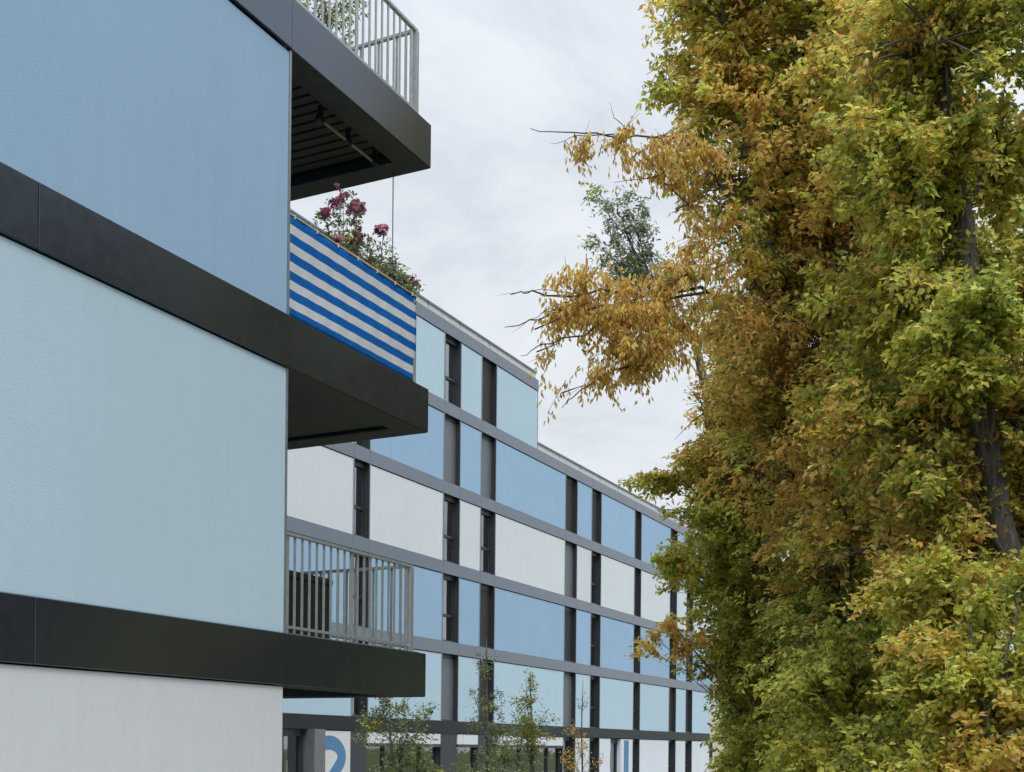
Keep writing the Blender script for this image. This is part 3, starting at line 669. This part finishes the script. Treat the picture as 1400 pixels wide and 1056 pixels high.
# grey-green tree further back, only its tip is clear of the others
tree('willow_tree', 'grey-green tree tip rising behind the golden bough against the sky', 'tree',
     [P(1010, 1075, 30), P(1000, 700, 30), P(950, 470, 30), P(885, 390, 30), P(850, 300, 30)], [0.2, 0.16, 0.10, 0.06, 0.015],
     [B(858, 362, 30, 9, 13, 0.28, 14, GY), B(846, 335, 30, 9, 13, 0.28, 12, GY), B(834, 308, 30, 9, 13, 0.28, 10, GY), B(823, 284, 30, 9, 13, 0.28, 8, GY), B(812, 263, 30, 9, 13, 0.28, 7, GY), B(872, 350, 30, 9, 13, 0.28, 13, GY), B(864, 320, 30, 9, 13, 0.28, 11, GY), B(857, 292, 30, 9, 13, 0.28, 9, GY), B(851, 270, 30, 9, 13, 0.28, 7, GY), B(884, 340, 30, 9, 13, 0.28, 12, GY), B(882, 312, 30, 9, 13, 0.28, 10, GY), B(880, 290, 30, 9, 13, 0.28, 8, GY), B(845, 362, 30, 9, 13, 0.28, 11, GY), B(828, 348, 30, 9, 13, 0.28, 9, GY), B(812, 333, 30, 9, 13, 0.28, 8, GY), B(870, 375, 30, 9, 13, 0.28, 16, GY), B(852, 382, 30, 9, 13, 0.28, 14, GY), B(890, 375, 30, 30, 24, 0.7, 60, [('grey', 3), ('green', 2)]), B(990, 560, 31, 40, 50, 1.2, 120, GRN), B(1000, 690, 31, 40, 60, 1.2, 120, GRN)],
     8, ll=0.13, lw=0.05, nl=14, tw=0.6, thr=0.15, limb=0.045)

# bright shrub at lower right and darker undergrowth beneath the trees
tree('hazel_shrub', 'yellow-green leafy shrub in the lower right corner below the leaning trunk', 'shrub',
     [P(1370, 1240, 11.4), P(1365, 1100, 11.4), P(1350, 980, 11.4)], [0.05, 0.04, 0.02],
     [B(1340, 960, 11.6, 70, 70, 0.6, 150, YG), B(1395, 900, 11.8, 40, 60, 0.5, 70, YG), B(1300, 900, 12, 40, 60, 0.5, 70, YG), B(1350, 850, 12, 24, 60, 0.4, 34, YG), B(1265, 960, 12.2, 50, 60, 0.6, 90, [('yg', 2), ('green', 3), ('olive', 2)]),
      B(1230, 890, 12.6, 26, 50, 0.4, 34, YG), B(1400, 1020, 11.4, 70, 80, 0.7, 170, YG), B(1300, 1060, 11.5, 90, 60, 0.7, 200, YG), B(1200, 1030, 12.4, 60, 60, 0.7, 120, [('yg', 2), ('green', 3), ('olive', 2)]), B(1330, 790, 12.2, 12, 34, 0.25, 10, YG), B(1395, 800, 12, 14, 40, 0.25, 14, YG)],
     9, ll=0.085, lw=0.058, tw=0.38, limb=0.02, thr=0.34)
tree('hazel_shrub', 'dark green undergrowth shrub between the yellow-green shrub and the left edge of the foliage', 'shrub',
     [P(1140, 1170, 16), P(1140, 1050, 16), P(1140, 950, 16)], [0.05, 0.04, 0.02],
     [B(1130, 930, 16.4, 90, 80, 0.9, 330, GRN), B(1170, 1030, 16, 110, 70, 0.9, 380, GRN), B(1090, 1040, 16.6, 70, 70, 0.9, 260, GRN), B(1200, 890, 16.2, 70, 80, 0.9, 250, [('green', 3), ('olive', 3), ('yg', 1.2)])],
     10, ll=0.095, lw=0.06, tw=0.4, limb=0.02, thr=0.30)

tree('hornbeam_tree', 'dense olive tree closing the gap behind the tree with the leaning trunk', 'tree',
     [P(1290, 1120, 22), P(1285, 800, 22), P(1270, 400, 22), P(1260, -60, 22)], [0.19, 0.15, 0.10, 0.03],
     [B(1170, 60, 20.5, 60, 130, 1.0, 250, OL), B(1165, 300, 20.5, 55, 130, 1.0, 240, OL), B(1165, 540, 20.5, 60, 130, 1.0, 250, OG), B(1170, 780, 20.5, 60, 130, 1.0, 250, OG), B(1240, -10, 22, 120, 110, 1.6, 420, OL), B(1230, 190, 22, 110, 110, 1.6, 460, OL), B(1350, 250, 22.5, 80, 60, 1.5, 110, YG), B(1230, 400, 22, 110, 120, 1.6, 460, OG),
      B(1360, 440, 22.5, 90, 110, 1.5, 330, OG), B(1240, 600, 22, 110, 110, 1.6, 460, RU), B(1370, 640, 22.5, 90, 110, 1.5, 360, OG), B(1250, 800, 22, 120, 110, 1.6, 460, OG), B(1370, 840, 22.5, 90, 110, 1.5, 330, OG), B(1260, 990, 22, 130, 100, 1.5, 420, GRN)],
     12, ll=0.13, lw=0.078, tw=0.55, group='tall autumn trees')
# the row runs on beyond the right edge of the photograph (seen only mirrored in the metal bands; made dark evergreens to darken that reflection)
DK = [('dark', 1)]; V = Vector
ev = tree('unseen_dark_tree', 'tall unseen tree of the row beyond the right edge, leaves darkened for the band reflections', 'tree',
     [V((6.4, 10.5, -0.2)), V((6.4, 10.5, 4)), V((6.4, 10.5, 10)), V((6.4, 10.5, 15.4))], [0.22, 0.18, 0.12, 0.03],
     [((6.4+dx, 10.5+dy, z*1.14), (1.8*k, 2.1*k, 2.1), int(230*k), DK, 0) for z, k, dx, dy in ((1.6, 1, .1, 0), (3.8, 1.05, -.1, .2), (6, 1, .1, -.2), (8.2, .95, 0, .2), (10.3, .85, -.1, 0), (12.2, .65, 0, 0))],
     14, ll=0.26, lw=0.15, tw=0.8, nl=14, group='trees of the row out of the frame', thr=0.15)
for i, (x, y, a, k) in enumerate([(7.0, 14, 150, 1), (6.4, 17.6, 260, 1), (6.9, 21.2, 310, .97), (6.6, 7, 80, 1), (6.2, 25, 200, 1), (6.9, 29, 20, .98), (6.5, 33, 120, 1)]):
    c = ev.copy(); COL.objects.link(c); c.location = (x, y, 0); c.rotation_euler.z = math.radians(a); c.scale = (k, k, k)
    for ch in ev.children:
        d = ch.copy(); COL.objects.link(d); d.parent = c

# saplings and shrubs in front of the far block
SP = [('sap', 6), ('green', .5)]
tree('sapling', 'tall slim grey-green sapling in front of the dark window strip', 'sapling',
     [P(667, 1125, 32), P(666, 1000, 32), P(665, 872, 32)], [0.05, 0.035, 0.01],
     [B(665, 915, 32, 14, 36, 0.25, 40, SP), B(662, 960, 32, 30, 30, 0.5, 60, SP), B(685, 945, 32, 22, 28, 0.4, 36, SP), B(640, 985, 32, 28, 26, 0.5, 46, SP), B(690, 1000, 32, 32, 30, 0.5, 60, SP), B(665, 1040, 32, 46, 36, 0.8, 120, SP), B(645, 945, 32, 16, 18, 0.3, 14, SP)],
     21, ll=0.085, lw=0.045, nl=12, tw=0.45, dens=0.8, thr=0.3, limb=0.016, droop=-0.3, group='young trees by the far block')
tree('sapling', 'broad olive-green sapling standing below the lowest balcony', 'sapling',
     [P(535, 1130, 29), P(535, 1040, 29), P(533, 962, 29)], [0.05, 0.03, 0.01],
     [B(530, 975, 29, 40, 22, 0.6, 70, SP), B(565, 985, 29, 36, 16, 0.5, 36, SP), B(515, 1000, 29, 26, 22, 0.5, 36, [('olive', 2), ('sap', 2)]), B(560, 1012, 29, 46, 24, 0.7, 80, [('green', 1), ('sap', 4)]), B(560, 1046, 29, 40, 30, 0.7, 70, SP)],
     22, ll=0.085, lw=0.045, nl=12, tw=0.45, dens=0.8, thr=0.3, limb=0.016, droop=-0.3, group='young trees by the far block')
tree('sapling', 'small lime-yellow sapling between the slim sapling and the rusty one', 'sapling',
     [P(727, 1130, 30), P(727, 1020, 30), P(725, 918, 30)], [0.045, 0.03, 0.008],
     [B(725, 938, 30, 8, 20, 0.15, 12, [('lime', 1)]), B(724, 962, 30, 22, 16, 0.3, 26, [('lime', 1)]), B(728, 988, 30, 28, 20, 0.4, 30, [('lime', 3), ('sap', 1)]), B(725, 1005, 30, 42, 14, 0.5, 52, [('lime', 1)]), B(715, 1035, 30, 34, 24, 0.5, 60, [('lime', 1), ('sap', 2)]), B(748, 982, 30, 16, 6, 0.2, 7, [('lime', 1)])],
     23, ll=0.085, lw=0.045, nl=12, tw=0.45, dens=0.85, thr=0.25, limb=0.014, droop=-0.3, group='young trees by the far block')
tree('sapling', 'thin nearly bare sapling with rusty leaves by the paired dark window strips', 'sapling',
     [P(797, 1120, 36), P(795, 1010, 36), P(797, 930, 36)], [0.035, 0.022, 0.006],
     [B(798, 1035, 36, 18, 26, 0.35, 16, [('rust', 1)]), B(790, 1000, 36, 14, 24, 0.3, 9, [('rust', 1)]), B(812, 1050, 36, 22, 20, 0.4, 14, [('rust', 2), ('gold', 1)]), B(797, 960, 36, 8, 20, 0.2, 4, [('grey', 1)]), B(780, 1045, 36, 16, 18, 0.3, 14, [('rust', 1)])],
     24, ll=0.085, lw=0.045, nl=9, tw=0.4, thr=0.1, limb=0.012, droop=-0.4, group='young trees by the far block')
tree('shrub', 'olive shrub at the foot of the slim sapling', 'shrub',
     [P(640, 1120, 34), P(640, 1080, 34), P(640, 1050, 34)], [0.03, 0.02, 0.01],
     [B(640, 1060, 34, 50, 26, 0.7, 90, SP), B(700, 1065, 34, 40, 24, 0.6, 70, SP), B(600, 1062, 34, 30, 26, 0.6, 60, [('olive', 2), ('green', 2)])],
     25, ll=0.08, lw=0.045, nl=12, tw=0.4, dens=0.8, thr=0.3, limb=0.012)

# ------------------------------------------------------------------ balcony planting
def planter(loc, label, spr, seed, box=(0.20, 0.62, 0.19), flowers=True, name='planter', ll=0.05):
    r = np.random.default_rng(seed); rnd = random.Random(seed)
    T = empty(name, loc, label, 'planter'); x, y, z = loc; a, b2, h = box
    s = MB(); t = 0.014
    s.box(x-a/2, x+a/2, y-b2/2, y+b2/2, z, z+0.02); s.box(x-a/2, x-a/2+t, y-b2/2, y+b2/2, z+0.02, z+h); s.box(x+a/2-t, x+a/2, y-b2/2, y+b2/2, z+0.02, z+h)
    s.box(x-a/2+t, x+a/2-t, y-b2/2, y-b2/2+t, z+0.02, z+h); s.box(x-a/2+t, x+a/2-t, y+b2/2-t, y+b2/2, z+0.02, z+h)
    s.box(x-a/2-0.012, x-a/2-0.0005, y-b2/2-0.012, y+b2/2+0.012, z+h-0.03, z+h+0.004); s.box(x+a/2+0.0005, x+a/2+0.012, y-b2/2-0.012, y+b2/2+0.012, z+h-0.03, z+h+0.004)
    s.box(x-a/2+t, x+a/2-t, y-b2/2+t, y+b2/2-t, z+0.02, z+h-0.03)
    s.build('box', M['terra'], T, 0.004)
    st = MB(); L = []; Fl = []
    for (dx, dy, hh, leafp, fl) in spr:
        p0 = Vector((x+dx*0.25, y+dy*0.5, z+h-0.03)); p1 = Vector((x+dx, y+dy, z+h+hh)); m = p0.lerp(p1, 0.5)+Vector((rnd.gauss(0, .02), rnd.gauss(0, .02), 0.03))
        pts = bez(p0, m, p1, 8); st.tube(pts, [0.006*(1-0.6*i/8) for i in range(9)], 4, False)
        c = np.array([tuple(q) for q in pts[2:]]); c = np.repeat(c, 3, 0) + r.normal(0, 0.035, (len(c)*3, 3))
        L.append(sprays(c, np.tile([0, 0, 0.3], (len(c), 1)) + r.normal(0, .5, c.shape), leafp, r, 6, 0.12, ll, ll*0.42, 0.1)[:6])
        if fl:
            cf = np.array([tuple(p1)]) + r.normal(0, 0.03, (fl, 3)) + np.array([0, 0, 0.01])
            Fl.append(sprays(cf, r.normal(0, 1, cf.shape), [('pink', 1)], r, 7, 0.03, 0.058, 0.054, 0.0)[:6])
    st.build('stem', M['bark'], T)
    leaf_mesh('foliage', *[np.concatenate([q[i] for q in L]) for i in range(6)], T, M['leaf'])
    for f in Fl: leaf_mesh('flower', *f, T, M['petal'])
    return T
G1 = [('green', 1.5), ('grey', 3)]; G2 = [('grey', 4), ('green', 1)]
def stems(n, sx, sy, h0, h1, pal, fl, seed):
    q = random.Random(seed); return [(q.uniform(-sx, sx), q.uniform(-sy, sy), q.uniform(h0, h1), pal, q.choice(fl)) for _ in range(n)]
zp = 6.76
planter((-7.06, 10.36, zp), 'terracotta planter with tall pink flowers, nearest the wall on the striped balcony', [(0, -0.42, 0.28, G1, 6), (0.02, -0.08, 0.58, G1, 6), (0.03, 0.16, 0.52, G1, 10), (-0.05, 0.22, 0.60, G1, 6), (0, -0.22, 0.44, G1, 5), (0.04, 0.2, 0.26, G1, 9)]
        + stems(6, .08, .26, .04, .24, G1, [3, 5, 7, 0], 1), 31)
planter((-7.06, 10.88, zp), 'terracotta planter with greyish bushy shoots, between the two flowering planters', [(0, 0.18, 0.50, G2, 5), (0.02, 0.36, 0.32, G2, 0), (0, 0.42, 0.26, G2, 0), (-.02, -.1, .34, G2, 0)] + stems(6, .07, .16, .04, .2, G2, [0, 0, 1], 2), 32, (0.20, 0.40, 0.19))
planter((-7.06, 11.22, zp-0.02), 'terracotta planter with low pink flowers at the outer end of the striped balcony', [(a, b+0.16, h, p, f) for a, b, h, p, f in stems(16, .09, .24, .02, .20, G1, [2, 3, 0], 3)], 33, (0.20, 0.28, 0.19))

def pot(loc, label, seed, lobes, ll=0.055):
    r = np.random.default_rng(seed); rnd = random.Random(seed); x, y, z = loc
    T = empty('potted_shrub', loc, label, 'potted plant', 'potted shrubs on the top balcony')
    pr = [(0.0, 0.0), (0.13, 0.0), (0.17, 0.26), (0.185, 0.26), (0.185, 0.31), (0.155, 0.31), (0.15, 0.27), (0.0, 0.27)]
    s = MB(); n = 18
    for (q, zz) in pr:
        for k in range(n): s.v.append((x+max(q, .001)*math.cos(2*math.pi*k/n), y+max(q, .001)*math.sin(2*math.pi*k/n), z+zz))
    for i in range(len(pr)-1):
        for k in range(n): s.f.append((i*n+k, i*n+(k+1) % n, (i+1)*n+(k+1) % n, (i+1)*n+k))
    s.build('pot', M['terra'], T, smooth=False)
    w = MB(); L = []
    for (dx, dy, dz, rad, m) in lobes:
        c = Vector((x+dx, y+dy, z+dz)); w.tube(bez(Vector((x, y, z+0.26)), Vector((x, y, z+dz*0.7)), c, 5), [0.012, 0.01, 0.008, 0.006, 0.005, 0.003], 5, False)
        u = norm(r.normal(0, 1, (m, 3)))*(r.random((m, 1))**.5)*rad; p = np.array(c)+u
        for q in range(0, m, 3): w.tube([c, Vector(p[q])], [0.004, 0.002], 3, False)
        L.append(sprays(p, u/rad+np.array([0, 0, .3]), [('grey', 3), ('sap', 2), ('green', 1), ('olive', .6)], r, 9, 0.2, ll, ll*0.5, 0.1)[:6])
    w.build('stem', M['bark'], T)
    leaf_mesh('foliage', *[np.concatenate([q[i] for q in L]) for i in range(6)], T, M['leaf'])
zt = lv[2][1]
pot((-7.35, 9.75, zt), 'bushy grey-green potted shrub on the top balcony, nearest the blue wall', 41, [(0, 0, 0.75, 0.34, 46), (0.05, 0.15, 1.05, 0.30, 36), (-.1, -.2, 1.2, .3, 30)])
pot((-7.40, 10.50, zt), 'bushy grey-green potted shrub in the middle of the top balcony', 42, [(0, 0, 0.70, 0.34, 46), (0.08, 0.1, 1.05, 0.32, 36), (-.05, -.2, 1.25, .3, 30)])
pot((-7.75, 11.05, zt), 'smaller sparse potted shrub near the outer corner of the top balcony', 43, [(0, 0, 0.55, 0.30, 26), (0.0, 0.05, 0.85, 0.24, 16)])

# ------------------------------------------------------------------ sky and sun
SUN_EL, SUN_AZ = math.radians(57), math.radians(136)     # azimuth from +Y towards +X
sd = Vector((math.sin(SUN_AZ)*math.cos(SUN_EL), math.cos(SUN_AZ)*math.cos(SUN_EL), math.sin(SUN_EL)))
sl_ = bpy.data.lights.new('sun', 'SUN'); so = bpy.data.objects.new('sun', sl_); COL.objects.link(so)
sl_.energy = 1.5; sl_.angle = math.radians(20); sl_.color = (1.0, 0.97, 0.93)
so.rotation_euler = (-sd).to_track_quat('-Z', 'Y').to_euler(); so.location = (20, -10, 40)

W = bpy.data.worlds.new('World'); SC.world = W; W.use_nodes = True
nt = W.node_tree; L = nt.links.new; bg = nt.nodes['Background']; out = nt.nodes['World Output']
sky = nt.nodes.new('ShaderNodeTexSky'); sky.sky_type = 'NISHITA'; sky.sun_disc = False; sky.sun_elevation = SUN_EL; sky.sun_rotation = SUN_AZ
sky.air_density = 1.0; sky.dust_density = 2.0
bg.inputs['Strength'].default_value = 0.06; L(sky.outputs[0], bg.inputs['Color'])
tc = nt.nodes.new('ShaderNodeTexCoord'); sp = nt.nodes.new('ShaderNodeSeparateXYZ'); L(tc.outputs['Generated'], sp.inputs[0])
# flat cloud deck: project the direction on a plane so clouds foreshorten towards the horizon
za = N(nt, 'ShaderNodeMath', operation='ADD'); za.inputs[1].default_value = 0.18; L(sp.outputs['Z'], za.inputs[0])
zm = N(nt, 'ShaderNodeMath', operation='MAXIMUM'); zm.inputs[1].default_value = 0.12; L(za.outputs[0], zm.inputs[0])
dx = N(nt, 'ShaderNodeMath', operation='DIVIDE'); L(sp.outputs['X'], dx.inputs[0]); L(zm.outputs[0], dx.inputs[1])
dy = N(nt, 'ShaderNodeMath', operation='DIVIDE'); L(sp.outputs['Y'], dy.inputs[0]); L(zm.outputs[0], dy.inputs[1])
cb = nt.nodes.new('ShaderNodeCombineXYZ'); L(dx.outputs[0], cb.inputs[0]); L(dy.outputs[0], cb.inputs[1])
n1 = N(nt, 'ShaderNodeTexNoise', Scale=1.5, Detail=8.0, Roughness=0.6); n1.inputs['Distortion'].default_value = 0.5; L(cb.outputs[0], n1.inputs['Vector'])
rp = ramp(nt, [(0.30, (0.52, 0.57, 0.64)), (0.50, (0.73, 0.77, 0.825)), (0.72, (0.86, 0.885, 0.92))]); L(n1.outputs[0], rp.inputs[0])
# overcast luminance: brighter towards the zenith
zc = N(nt, 'ShaderNodeMath', operation='MAXIMUM'); zc.inputs[1].default_value = 0.0; L(sp.outputs['Z'], zc.inputs[0])
zp4 = N(nt, 'ShaderNodeMath', operation='POWER'); zp4.inputs[1].default_value = 4.0; L(zc.outputs[0], zp4.inputs[0])
gz = N(nt, 'ShaderNodeMath', operation='MULTIPLY_ADD'); gz.inputs[1].default_value = 1.7; gz.inputs[2].default_value = 0.92; L(zp4.outputs[0], gz.inputs[0])
bg2 = nt.nodes.new('ShaderNodeBackground'); L(rp.outputs[0], bg2.inputs['Color']); L(gz.outputs[0], bg2.inputs['Strength'])
mx = nt.nodes.new('ShaderNodeMixShader'); mx.inputs[0].default_value = 0.94; L(bg.outputs[0], mx.inputs[1]); L(bg2.outputs[0], mx.inputs[2]); L(mx.outputs[0], out.inputs['Surface'])

SC.view_settings.view_transform = 'Standard'; SC.view_settings.look = 'None'; SC.view_settings.exposure = 0.24; SC.view_settings.gamma = 1.0
SC.render.engine = 'CYCLES'
SC.cycles.max_bounces = 6; SC.cycles.transparent_max_bounces = 8; SC.cycles.use_denoising = True
